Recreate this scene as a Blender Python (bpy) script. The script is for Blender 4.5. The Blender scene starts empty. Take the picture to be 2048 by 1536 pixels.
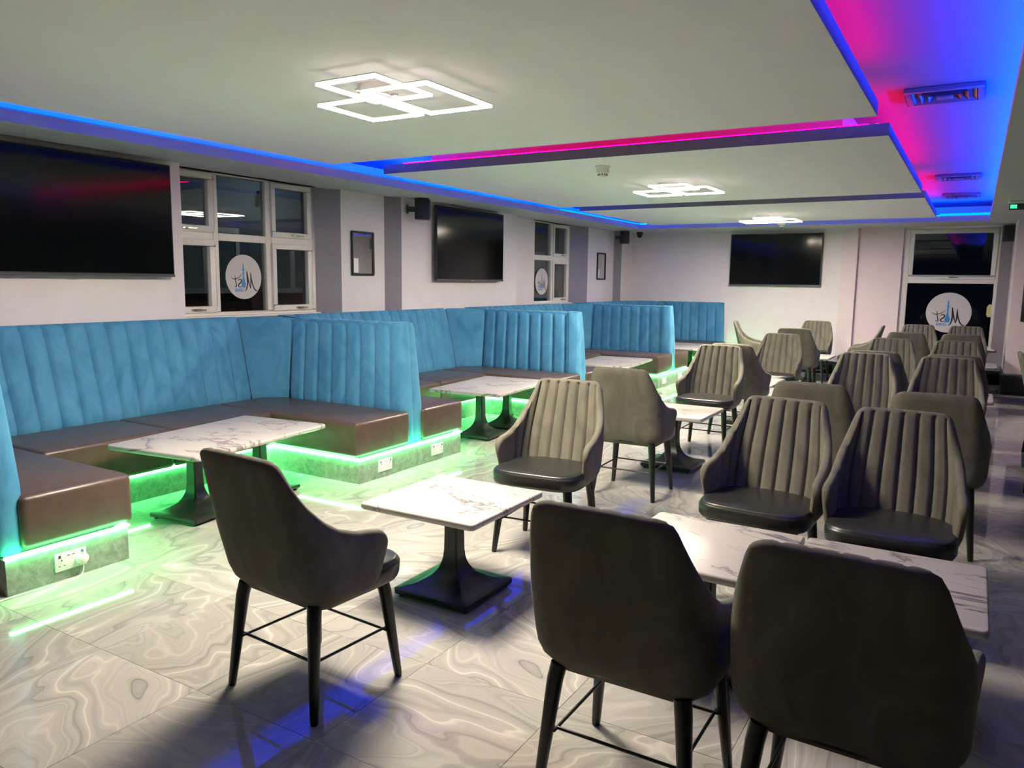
import bpy, bmesh, math, random
from mathutils import Vector, Matrix
random.seed(7)
C = bpy.context.scene.collection
PI = math.pi
sc = bpy.context.scene

# ------------------------------------------------------------------ camera
F_PX, YAW, PITCH, ROLL, CAM_H = 1541.1, .53728, .1334, .01244, 1.55
fw = Vector((-math.sin(YAW)*math.cos(PITCH), math.cos(YAW)*math.cos(PITCH), -math.sin(PITCH)))
rt = Vector((math.cos(YAW), math.sin(YAW), 0))
up = rt.cross(fw)
r2 = rt*math.cos(ROLL)+up*math.sin(ROLL)
u2 = -rt*math.sin(ROLL)+up*math.cos(ROLL)
cd = bpy.data.cameras.new('camera'); cam = bpy.data.objects.new('camera', cd); C.objects.link(cam)
cd.sensor_width = 36; cd.lens = F_PX/2048*36; cd.clip_start = .05; cd.clip_end = 200
cam.matrix_world = Matrix(((r2.x, u2.x, -fw.x, 0), (r2.y, u2.y, -fw.y, 0), (r2.z, u2.z, -fw.z, CAM_H), (0, 0, 0, 1)))
sc.camera = cam
# ------------------------------------------------------------------ world, exposure, light levels
sc.view_settings.view_transform = 'Standard'; sc.view_settings.look = 'None'
sc.view_settings.exposure = 0.0; sc.view_settings.gamma = 1.0
sc.view_settings.use_curve_mapping = False
w = bpy.data.worlds.new('night'); sc.world = w; w.use_nodes = True
w.node_tree.nodes['Background'].inputs[0].default_value = (.05, .08, .16, 1)
w.node_tree.nodes['Background'].inputs[1].default_value = .03
LAMP = 580.0       # white ceiling fixtures
BLUE = 820.0
RED = 62.0
GREEN = 52.0

# ------------------------------------------------------------------ material helpers
def newmat(name):
    m = bpy.data.materials.new(name); m.use_nodes = True
    nt = m.node_tree
    return m, nt, nt.nodes['Principled BSDF']
def nd(nt, t, **kw):
    n = nt.nodes.new(t)
    for k, v in kw.items(): setattr(n, k, v)
    return n
def ramp(nt, fac, stops):
    r = nd(nt, 'ShaderNodeValToRGB'); nt.links.new(fac, r.inputs[0])
    e = r.color_ramp.elements
    while len(e) < len(stops): e.new(.5)
    for i, (p, c) in enumerate(stops): e[i].position = p; e[i].color = (*c, 1)
    return r.outputs[0]
def noise(nt, scale, detail=4, coord='Object', dist=0, stretch=None, rough=.5):
    tc = nd(nt, 'ShaderNodeTexCoord'); mp = nd(nt, 'ShaderNodeMapping')
    nt.links.new(tc.outputs[coord], mp.inputs[0])
    if stretch: mp.inputs['Scale'].default_value = stretch
    n = nd(nt, 'ShaderNodeTexNoise'); n.inputs['Scale'].default_value = scale
    n.inputs['Detail'].default_value = detail; n.inputs['Distortion'].default_value = dist
    n.inputs['Roughness'].default_value = rough
    nt.links.new(mp.outputs[0], n.inputs['Vector'])
    return n.outputs[0], mp
def plain(name, col, rough=.5, metal=0, var=.06, scale=30, bump=0, spec=.5, coat=0):
    m, nt, b = newmat(name)
    f, _ = noise(nt, scale)
    lo = tuple(c*(1-var) for c in col); hi = tuple(min(1, c*(1+var)) for c in col)
    nt.links.new(ramp(nt, f, [(.3, lo), (.7, hi)]), b.inputs['Base Color'])
    b.inputs['Roughness'].default_value = rough; b.inputs['Metallic'].default_value = metal
    b.inputs['Specular IOR Level'].default_value = spec; b.inputs['Coat Weight'].default_value = coat
    if bump:
        bp = nd(nt, 'ShaderNodeBump'); bp.inputs['Strength'].default_value = bump; bp.inputs['Distance'].default_value = .003
        nt.links.new(f, bp.inputs['Height']); nt.links.new(bp.outputs[0], b.inputs['Normal'])
    return m
def glow(name, col, s):
    m = bpy.data.materials.new(name); m.use_nodes = True; nt = m.node_tree; nt.nodes.clear()
    e = nd(nt, 'ShaderNodeEmission'); o = nd(nt, 'ShaderNodeOutputMaterial')
    e.inputs[0].default_value = (*col, 1); e.inputs[1].default_value = s
    nt.links.new(e.outputs[0], o.inputs[0]); return m
def velvet(name, base, dark, light, sheen, tint, mott=4.5):
    m, nt, b = newmat(name)
    f, _ = noise(nt, mott, 5, dist=1.6, stretch=(1, 1, .6))
    col = ramp(nt, f, [(.30, dark), (.48, base), (.72, light)])
    oi = nd(nt, 'ShaderNodeObjectInfo')
    nt.links.new(col, b.inputs['Base Color'])
    b.inputs['Roughness'].default_value = .75
    b.inputs['Specular IOR Level'].default_value = .2
    b.inputs['Sheen Weight'].default_value = sheen; b.inputs['Sheen Roughness'].default_value = .35
    b.inputs['Sheen Tint'].default_value = (*tint, 1)
    return m

M = {}
M['wall'] = plain('wall_paint_pale', (.80, .735, .755), .6, var=.02, scale=6)
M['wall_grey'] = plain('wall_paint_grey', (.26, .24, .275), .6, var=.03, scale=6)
M['wall_pink'] = plain('wall_paint_pink', (.82, .68, .69), .6, var=.02, scale=6)
M['fascia'] = plain('raft_edge_grey', (.24, .22, .26), .6, var=.03)
M['wall_dark'] = plain('wall_paint_dark', (.06, .055, .06), .6)
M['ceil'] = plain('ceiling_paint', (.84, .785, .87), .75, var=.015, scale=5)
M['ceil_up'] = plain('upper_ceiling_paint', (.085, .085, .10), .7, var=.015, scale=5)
M['soffit'] = plain('soffit_paint', (.50, .49, .52), .7, var=.02, scale=5)
M['upvc'] = plain('white_window_plastic', (.80, .76, .72), .35, var=.02)
M['black'] = plain('black_powder_coated_metal', (.012, .013, .013), .38, var=.3, scale=80)
M['legblack'] = plain('black_leg_paint', (.010, .011, .010), .32, var=.3, scale=60)
M['blackplastic'] = plain('black_plastic', (.02, .021, .024), .45, var=.2, scale=50)
M['screen'] = plain('dark_screen_glass', (.003, .004, .005), .11, var=.1, spec=.32)
M['bezel'] = plain('grey_screen_bezel', (.10, .10, .11), .35, metal=.5)
M['chrome'] = plain('bright_metal', (.65, .62, .58), .22, metal=1)
M['skirt'] = plain('black_skirting', (.012, .010, .014), .35, var=.2)
M['white'] = plain('white_plastic', (.88, .87, .83), .4, var=.02)
M['grey_vent'] = plain('grille_plastic', (.06, .06, .065), .5, var=.03)
M['darkslot'] = plain('dark_slot', (.01, .01, .01), .6)
M['leather_black'] = plain('black_leatherette', (.020, .021, .020), .34, var=.25, scale=60, bump=.15)
M['leather_brown'] = plain('brown_leatherette', (.090, .058, .044), .34, var=.14, scale=14, bump=.10)
M['blueprint'] = plain('blue_print', (.03, .25, .62), .5, var=.05)
M['ink'] = plain('black_print', (.015, .015, .02), .5)
M['disc'] = plain('sign_face', (.60, .57, .57), .5, var=.02)
M['mirror'] = plain('mirror_glass', (.72, .74, .74), .03, metal=1, var=.01)
M['teal'] = velvet('teal_velvet', (.075, .275, .460), (.050, .215, .385), (.100, .320, .520), .45, (.5, .85, 1), 4.4)
M['olive'] = velvet('grey_olive_velvet', (.135, .127, .096), (.108, .101, .077), (.170, .160, .122), .10, (.95, 1, .85), 6)
M['lamp'] = glow('warm_white_led_light', (1, .88, .72), LAMP)
M['bluelip'] = glow('blue_led_diffuser_edge', (.0, .09, 1), 1.8)
M['lampside'] = glow('warm_white_led_diffuser', (1, .88, .74), 5)
M['blue'] = glow('blue_led_light', (.0, .034, 1), BLUE)
M['red'] = glow('red_led_light', (1, .0, .06), RED)
M['green'] = glow('green_led_light', (.10, 1, .22), GREEN*4)
M['greenside'] = glow('green_led_diffuser', (.12, 1, .24), 42)
M['cyanlip'] = glow('cyan_blue_led_diffuser_edge', (.0, .42, 1), 1.6)
M['exit'] = glow('green_sign_light', (.05, 1, .35), 1.6)
M['dimwindow'] = glow('dim_lit_window', (.10, .13, .14), .16)
M['streetlight'] = glow('yellow_street_light', (1, .75, .35), .5)

# concrete-look laminate
m, nt, b = newmat('grey_concrete_laminate')
f, _ = noise(nt, 22, 6, dist=.6, rough=.7)
nt.links.new(ramp(nt, f, [(.32, (.17, .165, .15)), (.55, (.27, .265, .245)), (.75, (.40, .39, .36))]), b.inputs['Base Color'])
b.inputs['Roughness'].default_value = .5; M['laminate'] = m

# polished marble-look floor tile: flowing wavy bands, different on every tile
m, nt, b = newmat('polished_wavy_marble_tile')
tc = nd(nt, 'ShaderNodeTexCoord'); oi = nd(nt, 'ShaderNodeObjectInfo')
rot = nd(nt, 'ShaderNodeVectorRotate'); rot.rotation_type = 'Z_AXIS'
nt.links.new(tc.outputs['Object'], rot.inputs['Vector'])
mu = nd(nt, 'ShaderNodeMath', operation='MULTIPLY'); nt.links.new(oi.outputs['Random'], mu.inputs[0]); mu.inputs[1].default_value = 25.
nt.links.new(mu.outputs[0], rot.inputs['Angle'])
mv = nd(nt, 'ShaderNodeMath', operation='MULTIPLY'); nt.links.new(oi.outputs['Random'], mv.inputs[0]); mv.inputs[1].default_value = 131.
cb = nd(nt, 'ShaderNodeCombineXYZ'); nt.links.new(mv.outputs[0], cb.inputs[0]); nt.links.new(mv.outputs[0], cb.inputs[1])
ad = nd(nt, 'ShaderNodeVectorMath', operation='ADD'); nt.links.new(rot.outputs[0], ad.inputs[0]); nt.links.new(cb.outputs[0], ad.inputs[1])
warp = nd(nt, 'ShaderNodeTexNoise'); warp.inputs['Scale'].default_value = 1.7; warp.inputs['Detail'].default_value = 3; warp.inputs['Roughness'].default_value = .42; warp.inputs['Distortion'].default_value = .5
fm = nd(nt, 'ShaderNodeMapping'); fm.inputs['Scale'].default_value = (1.0, .42, 1); nt.links.new(ad.outputs[0], fm.inputs[0])
nt.links.new(fm.outputs[0], warp.inputs['Vector'])
wv = nd(nt, 'ShaderNodeMath', operation='MULTIPLY'); nt.links.new(warp.outputs[0], wv.inputs[0]); wv.inputs[1].default_value = 5.0
n2 = nd(nt, 'ShaderNodeTexNoise'); n2.noise_dimensions = '1D'; n2.inputs['Scale'].default_value = 3.4; n2.inputs['Detail'].default_value = 6; n2.inputs['Roughness'].default_value = .68
nt.links.new(wv.outputs[0], n2.inputs['W'])
colr = ramp(nt, n2.outputs[0], [(.27, (.15, .145, .135)), (.36, (.29, .28, .26)), (.47, (.385, .37, .335)), (.60, (.43, .405, .365)), (.70, (.58, .55, .50))])
br = nd(nt, 'ShaderNodeMapRange'); nt.links.new(oi.outputs['Random'], br.inputs[0]); br.inputs[3].default_value = .86; br.inputs[4].default_value = 1.06
mx = nd(nt, 'ShaderNodeVectorMath', operation='SCALE'); nt.links.new(colr, mx.inputs[0]); nt.links.new(br.outputs[0], mx.inputs['Scale'])
nt.links.new(mx.outputs[0], b.inputs['Base Color'])
b.inputs['Roughness'].default_value = .035; b.inputs['Specular IOR Level'].default_value = .55
M['tile'] = m
M['grout'] = plain('grey_grout', (.34, .33, .31), .6)

# white marble-look table top with grey veins
m, nt, b = newmat('white_veined_marble_laminate')
tc = nd(nt, 'ShaderNodeTexCoord'); oi = nd(nt, 'ShaderNodeObjectInfo')
mv = nd(nt, 'ShaderNodeMath', operation='MULTIPLY'); nt.links.new(oi.outputs['Random'], mv.inputs[0]); mv.inputs[1].default_value = 57.
cb = nd(nt, 'ShaderNodeCombineXYZ'); nt.links.new(mv.outputs[0], cb.inputs[0]); nt.links.new(mv.outputs[0], cb.inputs[1])
ad = nd(nt, 'ShaderNodeVectorMath', operation='ADD'); nt.links.new(tc.outputs['Object'], ad.inputs[0]); nt.links.new(cb.outputs[0], ad.inputs[1])
mp = nd(nt, 'ShaderNodeMapping'); mp.inputs['Rotation'].default_value = (0, 0, .5); mp.inputs['Scale'].default_value = (1, 2.3, 1); nt.links.new(ad.outputs[0], mp.inputs[0])
n1 = nd(nt, 'ShaderNodeTexNoise'); n1.inputs['Scale'].default_value = 1.5; n1.inputs['Detail'].default_value = 6; n1.inputs['Distortion'].default_value = 1.1; n1.inputs['Roughness'].default_value = .55
nt.links.new(mp.outputs[0], n1.inputs['Vector'])
sb = nd(nt, 'ShaderNodeMath', operation='SUBTRACT'); nt.links.new(n1.outputs[0], sb.inputs[0]); sb.inputs[1].default_value = .5
ab = nd(nt, 'ShaderNodeMath', operation='ABSOLUTE'); nt.links.new(sb.outputs[0], ab.inputs[0])
n3 = nd(nt, 'ShaderNodeTexNoise'); n3.inputs['Scale'].default_value = 3.2; nt.links.new(ad.outputs[0], n3.inputs['Vector'])
mr = nd(nt, 'ShaderNodeMapRange'); nt.links.new(n3.outputs[0], mr.inputs[0]); mr.inputs[1].default_value = .42; mr.inputs[2].default_value = .62; mr.inputs[3].default_value = .003; mr.inputs[4].default_value = .030
dv = nd(nt, 'ShaderNodeMath', operation='DIVIDE'); nt.links.new(ab.outputs[0], dv.inputs[0]); nt.links.new(mr.outputs[0], dv.inputs[1])
nt.links.new(ramp(nt, dv.outputs[0], [(.0, (.13, .115, .105)), (.40, (.27, .245, .225)), (1, (.49, .455, .41))]), b.inputs['Base Color'])
b.inputs['Roughness'].default_value = .33; M['marble'] = m

# window glass: see-through with a surface reflection
m = bpy.data.materials.new('window_glass'); m.use_nodes = True; nt = m.node_tree; nt.nodes.clear()
o = nd(nt, 'ShaderNodeOutputMaterial'); t = nd(nt, 'ShaderNodeBsdfTransparent'); g = nd(nt, 'ShaderNodeBsdfGlossy'); g.inputs['Roughness'].default_value = .01
t.inputs[0].default_value = (.8, .85, .85, 1)
lw = nd(nt, 'ShaderNodeLayerWeight'); lw.inputs[0].default_value = .5
pw = nd(nt, 'ShaderNodeMath', operation='POWER'); pw.inputs[1].default_value = 4.0; nt.links.new(lw.outputs['Facing'], pw.inputs[0])
fr = nd(nt, 'ShaderNodeMapRange'); fr.inputs[3].default_value = .05; fr.inputs[4].default_value = .9; nt.links.new(pw.outputs[0], fr.inputs[0]); mxs = nd(nt, 'ShaderNodeMixShader')
nt.links.new(fr.outputs[0], mxs.inputs[0]); nt.links.new(t.outputs[0], mxs.inputs[1]); nt.links.new(g.outputs[0], mxs.inputs[2]); nt.links.new(mxs.outputs[0], o.inputs[0])
M['glass'] = m
M['brick'] = plain('dark_brick', (.10, .035, .030), .8, var=.4, scale=12)
M['render'] = plain('grey_render', (.13, .16, .19), .8, var=.1)

# ------------------------------------------------------------------ mesh helpers
class MB:
    def __init__(s): s.v = []; s.f = []; s.mi = []
    def add(s, vs, fs, mi=0):
        k = len(s.v); s.v += [tuple(v) for v in vs]; s.f += [tuple(i+k for i in f) for f in fs]; s.mi += [mi]*len(fs); return s
    def box(s, x0, y0, z0, x1, y1, z1, mi=0):
        vs = [(x, y, z) for z in (z0, z1) for y in (y0, y1) for x in (x0, x1)]
        return s.add(vs, [(0, 2, 3, 1), (4, 5, 7, 6), (0, 1, 5, 4), (2, 6, 7, 3), (0, 4, 6, 2), (1, 3, 7, 5)], mi)
    def prism(s, pts, z0, z1, mi=0):
        n = len(pts); a = sum(pts[i][0]*pts[(i+1) % n][1]-pts[(i+1) % n][0]*pts[i][1] for i in range(n))
        if a < 0: pts = pts[::-1]
        vs = [(x, y, z0) for x, y in pts]+[(x, y, z1) for x, y in pts]
        fs = [tuple(range(n-1, -1, -1)), tuple(range(n, 2*n))]+[(i, (i+1) % n, n+(i+1) % n, n+i) for i in range(n)]
        return s.add(vs, fs, mi)
    def loft(s, rings, caps=True, mi=0):
        n = len(rings[0]); vs = [p for r in rings for p in r]; fs = []
        for k in range(len(rings)-1):
            for i in range(n):
                j = (i+1) % n; fs.append((k*n+i, k*n+j, (k+1)*n+j, (k+1)*n+i))
        if caps: fs += [tuple(range(n-1, -1, -1)), tuple(range((len(rings)-1)*n, len(rings)*n))]
        return s.add(vs, fs, mi)
    def tube(s, pts, r, n=8, closed=False, mi=0):
        pts = [Vector(p) for p in pts]; rr = r if isinstance(r, (list, tuple)) else [r]*len(pts)
        rings = []; N = len(pts)
        for i, p in enumerate(pts):
            if closed: d = pts[(i+1) % N]-pts[i-1]
            else: d = pts[min(i+1, N-1)]-pts[max(i-1, 0)]
            d.normalize(); a = Vector((0, 0, 1)) if abs(d.z) < .9 else Vector((1, 0, 0))
            u = d.cross(a).normalized(); v = u.cross(d)
            rings.append([p+u*(rr[i]*math.cos(2*PI*k/n))+v*(rr[i]*math.sin(2*PI*k/n)) for k in range(n)])
        if closed: rings.append(rings[0])
        return s.loft(rings, caps=not closed, mi=mi)
    def lathe(s, prof, cx=0, cy=0, n=24, mi=0):
        return s.loft([[(cx+r*math.cos(2*PI*k/n), cy+r*math.sin(2*PI*k/n), z) for k in range(n)] for r, z in prof], mi=mi)
    def mesh(s, name, mats, smooth=False, bevel=0, seg=2, angle=40):
        me = bpy.data.meshes.new(name); me.from_pydata(s.v, [], s.f)
        for mm in (mats if isinstance(mats, (list, tuple)) else [mats]): me.materials.append(mm)
        me.polygons.foreach_set('material_index', s.mi)
        bm = bmesh.new(); bm.from_mesh(me)
        bmesh.ops.remove_doubles(bm, verts=bm.verts, dist=1e-5)
        bmesh.ops.recalc_face_normals(bm, faces=bm.faces)
        if bevel:
            es = [e for e in bm.edges if len(e.link_faces) == 2 and e.calc_face_angle(0) > math.radians(angle)]
            bmesh.ops.bevel(bm, geom=es, offset=bevel, segments=seg, profile=.5, affect='EDGES', clamp_overlap=True)
        bm.to_mesh(me); bm.free()
        if smooth or bevel:
            me.polygons.foreach_set('use_smooth', [True]*len(me.polygons))
            try: me.set_sharp_from_angle(angle=math.radians(smooth if smooth is not True and smooth else 40))
            except Exception: pass
        return me
def link(name, data, parent=None, loc=None, rot=None):
    o = bpy.data.objects.new(name, data); C.objects.link(o)
    if parent: o.parent = parent
    if loc: o.location = loc
    if rot is not None: o.rotation_euler = (0, 0, rot)
    return o
def part(name, mb, mat, parent=None, **kw):
    return link(name, mb.mesh(name, mat, **kw), parent)
def tag(o, label, cat, group=None):
    o['label'] = label; o['category'] = cat
    if group: o['group'] = group
    return o
def thing(name, label, cat, loc=(0, 0, 0), rot=0, group=None):
    return tag(link(name, None, None, loc, rot), label, cat, group)
def struct(name, mb, mat, parent=None, **kw):
    o = part(name, mb, mat, parent, **kw)
    if parent is None: o['kind'] = 'structure'
    return o
def dup(root, loc, rot, label, group):
    r = root.copy(); C.objects.link(r); r.location = loc; r.rotation_euler = (0, 0, rot); r['label'] = label
    if group: r['group'] = group
    for ch in list(root.children):
        c = ch.copy(); C.objects.link(c); c.parent = r
        for gch in list(ch.children):
            d = gch.copy(); C.objects.link(d); d.parent = c
    return r
def sstep(a, b, x):
    t = max(0, min(1, (x-a)/(b-a))); return t*t*(3-2*t)

# ------------------------------------------------------------------ room shell
ZS, ZF, ZR, ZRT, ZC = 2.50, 2.58, 2.52, 2.60, 2.80      # soffit, soffit lip, raft underside, raft top, upper ceiling
YB, XR, YF = 14.4, 3.2, -7.5
floor = MB().box(-6.3, YF-.1, -.12, XR+.1, YB+.2, -.006)
floor = struct('floor', floor, M['grout'])
tm = MB().box(-.3044, -.3119, -.01, .3044, .3119, 0).mesh('tile', M['tile'], bevel=.0008, seg=1)
X0, Y0, PX, PY = -2.41-.61*5, 1.745-.625*2, .61, .625
for i in range(13):
    for j in range(23):
        yc = Y0+PY*(j+.5)
        if yc > YB: continue
        link('tile', tm, floor, (X0+PX*(i+.5), yc, 0))
part('polished_slab', MB().box(-6.2, YF, -.006, X0, YB, 0).box(X0+13*PX, YF, -.006, XR, YB, 0).box(X0, YF, -.006, X0+13*PX, Y0, 0), M['tile'], floor)

# left wall follows its piers and window recesses
TH = .14
def wall_seg(mb, p, q, z0, z1, mi=0, t=TH):
    (x0, y0), (x1, y1) = p, q
    mb.add([(x0, y0, z0), (x1, y1, z0), (x1-t, y1, z0), (x0-t, y0, z0), (x0, y0, z1), (x1, y1, z1), (x1-t, y1, z1), (x0-t, y0, z1)],
           [(0, 3, 2, 1), (4, 5, 6, 7), (0, 1, 5, 4), (2, 3, 7, 6), (1, 2, 6, 5), (3, 0, 4, 7)], mi)
mb = MB()
def blk(x, y0, y1, z0=0, z1=2.9, mi=0): mb.box(-6.28, y0, z0, x, y1, z1, mi)
blk(-5.86, YF-.1, 4.30)
blk(-6.17, 4.30, 6.07, 0, 1.19); blk(-6.02, 4.30, 6.07, 2.5, 2.9)
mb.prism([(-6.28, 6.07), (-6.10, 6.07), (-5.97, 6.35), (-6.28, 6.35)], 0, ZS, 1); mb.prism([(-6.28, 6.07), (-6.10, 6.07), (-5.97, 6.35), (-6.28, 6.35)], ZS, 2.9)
blk(-5.97, 6.35, 7.07)
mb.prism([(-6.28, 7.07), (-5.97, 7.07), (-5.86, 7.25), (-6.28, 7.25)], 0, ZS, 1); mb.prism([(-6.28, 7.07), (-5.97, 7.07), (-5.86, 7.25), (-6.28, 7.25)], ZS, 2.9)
blk(-5.86, 7.25, 9.92); blk(-6.05, 9.92, 10.76)
blk(-6.17, 10.76, 12.08, 0, 1.19); blk(-6.02, 10.76, 12.08, 2.5, 2.9)
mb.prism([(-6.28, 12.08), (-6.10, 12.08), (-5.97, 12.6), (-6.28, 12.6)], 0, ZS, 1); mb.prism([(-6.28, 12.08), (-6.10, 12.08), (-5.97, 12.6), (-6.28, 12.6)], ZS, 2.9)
blk(-5.97, 12.6, 13.74)
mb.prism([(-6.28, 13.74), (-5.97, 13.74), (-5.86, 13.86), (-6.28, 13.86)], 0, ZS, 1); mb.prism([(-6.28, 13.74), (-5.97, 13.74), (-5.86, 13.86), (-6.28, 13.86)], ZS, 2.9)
blk(-5.86, 13.86, YB+.3)
struct('wall_left', mb, [M['wall'], M['wall_grey']])
# back wall
mb = MB()
mb.box(-6.45, YB, 0, -1.09, YB+.3, 2.9).box(.28, YB, 0, .9, YB+.3, 2.9, 1)
mb.box(-1.09, YB, 2.47, .28, YB+.3, 2.9).box(-1.09, YB, 0, .28, YB+.3, .55, 1)
mb.box(-2.02, YB-.10, 0, -1.77, YB, 2.9, 2)
mb.box(-1.77, YB-.012, 0, -1.16, YB, 2.5, 2).box(-1.16, YB-.02, .5, -1.09, YB, 2.5, 2)
struct('wall_back', mb, [M['wall'], M['wall_grey'], M['wall_pink']])
# return wall at the right-hand end, right wall, wall behind the camera
struct('wall_right', MB().box(.44, 13.2, .0, XR, YB+.3, 2.9).box(XR, YF-.1, 0, XR+.15, YB+.3, 2.9, 1), [M['wall_pink'], M['wall_dark']])
struct('wall_front', MB().box(-6.45, YF-.15, 0, XR+.15, YF, 2.9), M['wall_dark'])
struct('baseboard_back', MB().box(-3.88, YB-.02, 0, .44, YB, .22).box(-2.04, YB-.12, 0, -1.75, YB-.02, .22).box(.42, 13.2, 0, .44, YB-.02, .30), M['skirt'], bevel=.004)
struct('baseboard_right', MB().box(.425, 13.18, 0, XR, 13.2, .30), M['skirt'], bevel=.004)

# ceiling: upper slab, lowered border with open middle, three floating rafts
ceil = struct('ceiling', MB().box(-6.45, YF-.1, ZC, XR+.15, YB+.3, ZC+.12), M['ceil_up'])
XL, XRF, YBF = -5.3, .09, 13.3
part('soffit', MB().box(-6.20, YF, ZS, XL, YB+.05, ZF).box(XL, YBF, ZS, XRF, YB+.05, ZF).box(XRF, YF, ZS, XR, YB+.05, ZF).box(XL, YF, ZS, XRF, -6.8, ZF), M['soffit'], ceil)
RY = [(1.45, 5.05), (5.72, 9.32), (9.88, 12.75)]
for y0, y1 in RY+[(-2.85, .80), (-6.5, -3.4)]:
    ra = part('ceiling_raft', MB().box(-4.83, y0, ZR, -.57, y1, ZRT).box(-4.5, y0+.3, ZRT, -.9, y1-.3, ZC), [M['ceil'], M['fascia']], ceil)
    for p in ra.data.polygons: p.material_index = 1 if abs(p.normal.z) < .5 else 0  # upright raft faces take the darker grey, undersides the ceiling colour

# ------------------------------------------------------------------ colour LED strips in the ceiling
def strip(name_label, segs, mat, cat='led strip', grp=None, lip=None, cyan=False):
    mb = MB()
    for (x0, y0, z0, x1, y1, z1) in segs:
        lx, ly = x1-x0, y1-y0
        n = max(1, round(max(lx, ly)/.6))
        for k in range(n):
            if ly > lx: mb.box(x0, y0+ly*k/n, z0, x1, y0+ly*(k+1)/n-.0004, z1)
            else: mb.box(x0+lx*k/n, y0, z0, x0+lx*(k+1)/n-.0004, y1, z1)
    o = part('led_strip', mb, mat); tag(o, name_label, cat, grp)
    if lip: part('diffuser_edge', MB().box(*lip), M['cyanlip' if cyan else 'bluelip'], o)
    return o
G = 'coloured led strips in the ceiling trough'
strip('blue led strip glowing along the ceiling edge above the left windows', [(XL-.060, 1.2, ZF+.001, XL-.045, 10.2, ZF+.010)], M['blue'], grp=G, lip=(XL-.006, 1.2, ZF+.0005, XL, 10.2, ZF+.006))
strip('cyan blue led strip at the far left end of the ceiling edge', [(XL-.060, 10.2, ZF+.001, XL-.045, YBF, ZF+.010)], M['blue'], grp=G, lip=(XL-.006, 10.2, ZF+.0005, XL, YBF, ZF+.016), cyan=True)
strip('blue led strip along the right edge of the coloured ceiling trough', [(XRF+.045, 1.2, ZF+.001, XRF+.060, YBF, ZF+.010)], M['blue'], grp=G, lip=(XRF, 1.2, ZF+.0005, XRF+.006, YBF, ZF+.006))
strip('blue led strip above the back wall screen, hidden behind the farthest raft', [(XL, YBF+.04, ZF+.001, -.56, YBF+.055, ZF+.010)], M['blue'], grp=G, lip=(XL, YBF, ZF+.0005, -.56, YBF+.006, ZF+.006))
strip('bright cyan led strip across the back end of the ceiling trough', [(-.55, YBF+.04, ZF+.001, XRF-.03, YBF+.055, ZF+.010)], M['blue'], grp=G, lip=(-.55, YBF, ZF+.0005, XRF, YBF+.010, ZF+.034), cyan=True)
for k, (y0, y1) in enumerate(RY):
    strip(['red led strip on the right edge of the nearest ceiling raft', 'red led strip on the right edge of the middle ceiling raft',
           'red led strip on the right edge of the farthest ceiling raft'][k], [(-.655, y0+.05, ZRT+.002, -.64, y1-.05, ZRT+.012)], M['red'], grp=G)
strip('red led strip across the front edge of the middle ceiling raft', [(-4.62, 5.75, ZRT+.001, -.70, 5.765, ZRT+.010)], M['red'], grp=G)

# ------------------------------------------------------------------ ceiling fixtures
def fixture(dy, label):
    t = thing('ceiling_light', label, 'ceiling light', (0, dy, 0), 0, 'white square-ring ceiling lights')
    zb = 2.445
    for (x0, y0, x1, y1, z) in [(-2.75, 2.77, -2.385, 3.20, zb+.012), (-2.62, 2.94, -2.225, 3.50, zb), (-3.01, 3.045, -2.65, 3.48, zb-.004)]:
        wd = .020; mb = MB(); hb = MB()
        for (a, b_, c, d) in [(x0, y0, x1, y0+wd), (x0, y1-wd, x1, y1), (x0, y0+wd, x0+wd, y1-wd), (x1-wd, y0+wd, x1, y1-wd)]:
            mb.box(a, b_, z-.008, c, d, z+.006); hb.box(a, b_, z+.006, c, d, z+.011)
        lr = part('light_ring', mb, [M['lamp'], M['lampside']], t)
        for p in lr.data.polygons: p.material_index = 0 if p.normal.z < -.5 else 1
        part('ring_backing', hb, M['white'], t)
    mb = MB().lathe([(.085, zb+.02), (.09, zb+.024), (.09, ZR)], -2.70, 3.14); cn = part('canopy', mb, [M['white'], M['lampside']], t, smooth=40)
    for p in cn.data.polygons: p.material_index = 1 if p.normal.z < -.3 else 0
    mb = MB().box(-2.70, 3.13, zb+.014, -2.56, 3.15, zb+.026).box(-2.71, 3.0, zb+.026, -2.69, 3.3, zb+.036); part('bracket', mb, M['chrome'], t)
    return t
fixture(0, 'nearest and largest looking of the lit square-ring ceiling lights')
fixture(4.32, 'lit square-ring ceiling light on the middle raft, behind a smoke detector')
fixture(8.35, 'farthest lit square-ring ceiling light, above the back wall screen')

def detector(x, y, s, label):
    t = thing('smoke_detector', label, 'smoke detector', (x, y, ZR), 0, 'smoke detectors on the ceiling')
    t.scale = (s, s, s)
    part('base', MB().lathe([(.056, 0), (.058, -.006), (.052, -.014)]), M['white'], t, smooth=30)
    part('collar', MB().lathe([(.046, -.014), (.046, -.036)]), M['white'], t, smooth=30)
    hd = MB().lathe([(.047, -.036), (.048, -.050), (.036, -.054), (.026, -.074), (.018, -.078)])
    part('sensor_head', hd, M['white'], t, smooth=30)
    mb = MB()
    for k in range(10):
        a = 2*PI*k/10; c, s_ = math.cos(a), math.sin(a)
        mb.box(.033*c-.003, .033*s_-.003, -.066, .033*c+.003, .033*s_+.003, -.056)
    part('vent_slot', mb, M['darkslot'], t)
detector(-2.80, 6.16, 1.15, 'white smoke detector in front of the middle ceiling light')
detector(-2.66, 12.55, 1.25, 'white smoke detector beside the farthest ceiling light')

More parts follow.
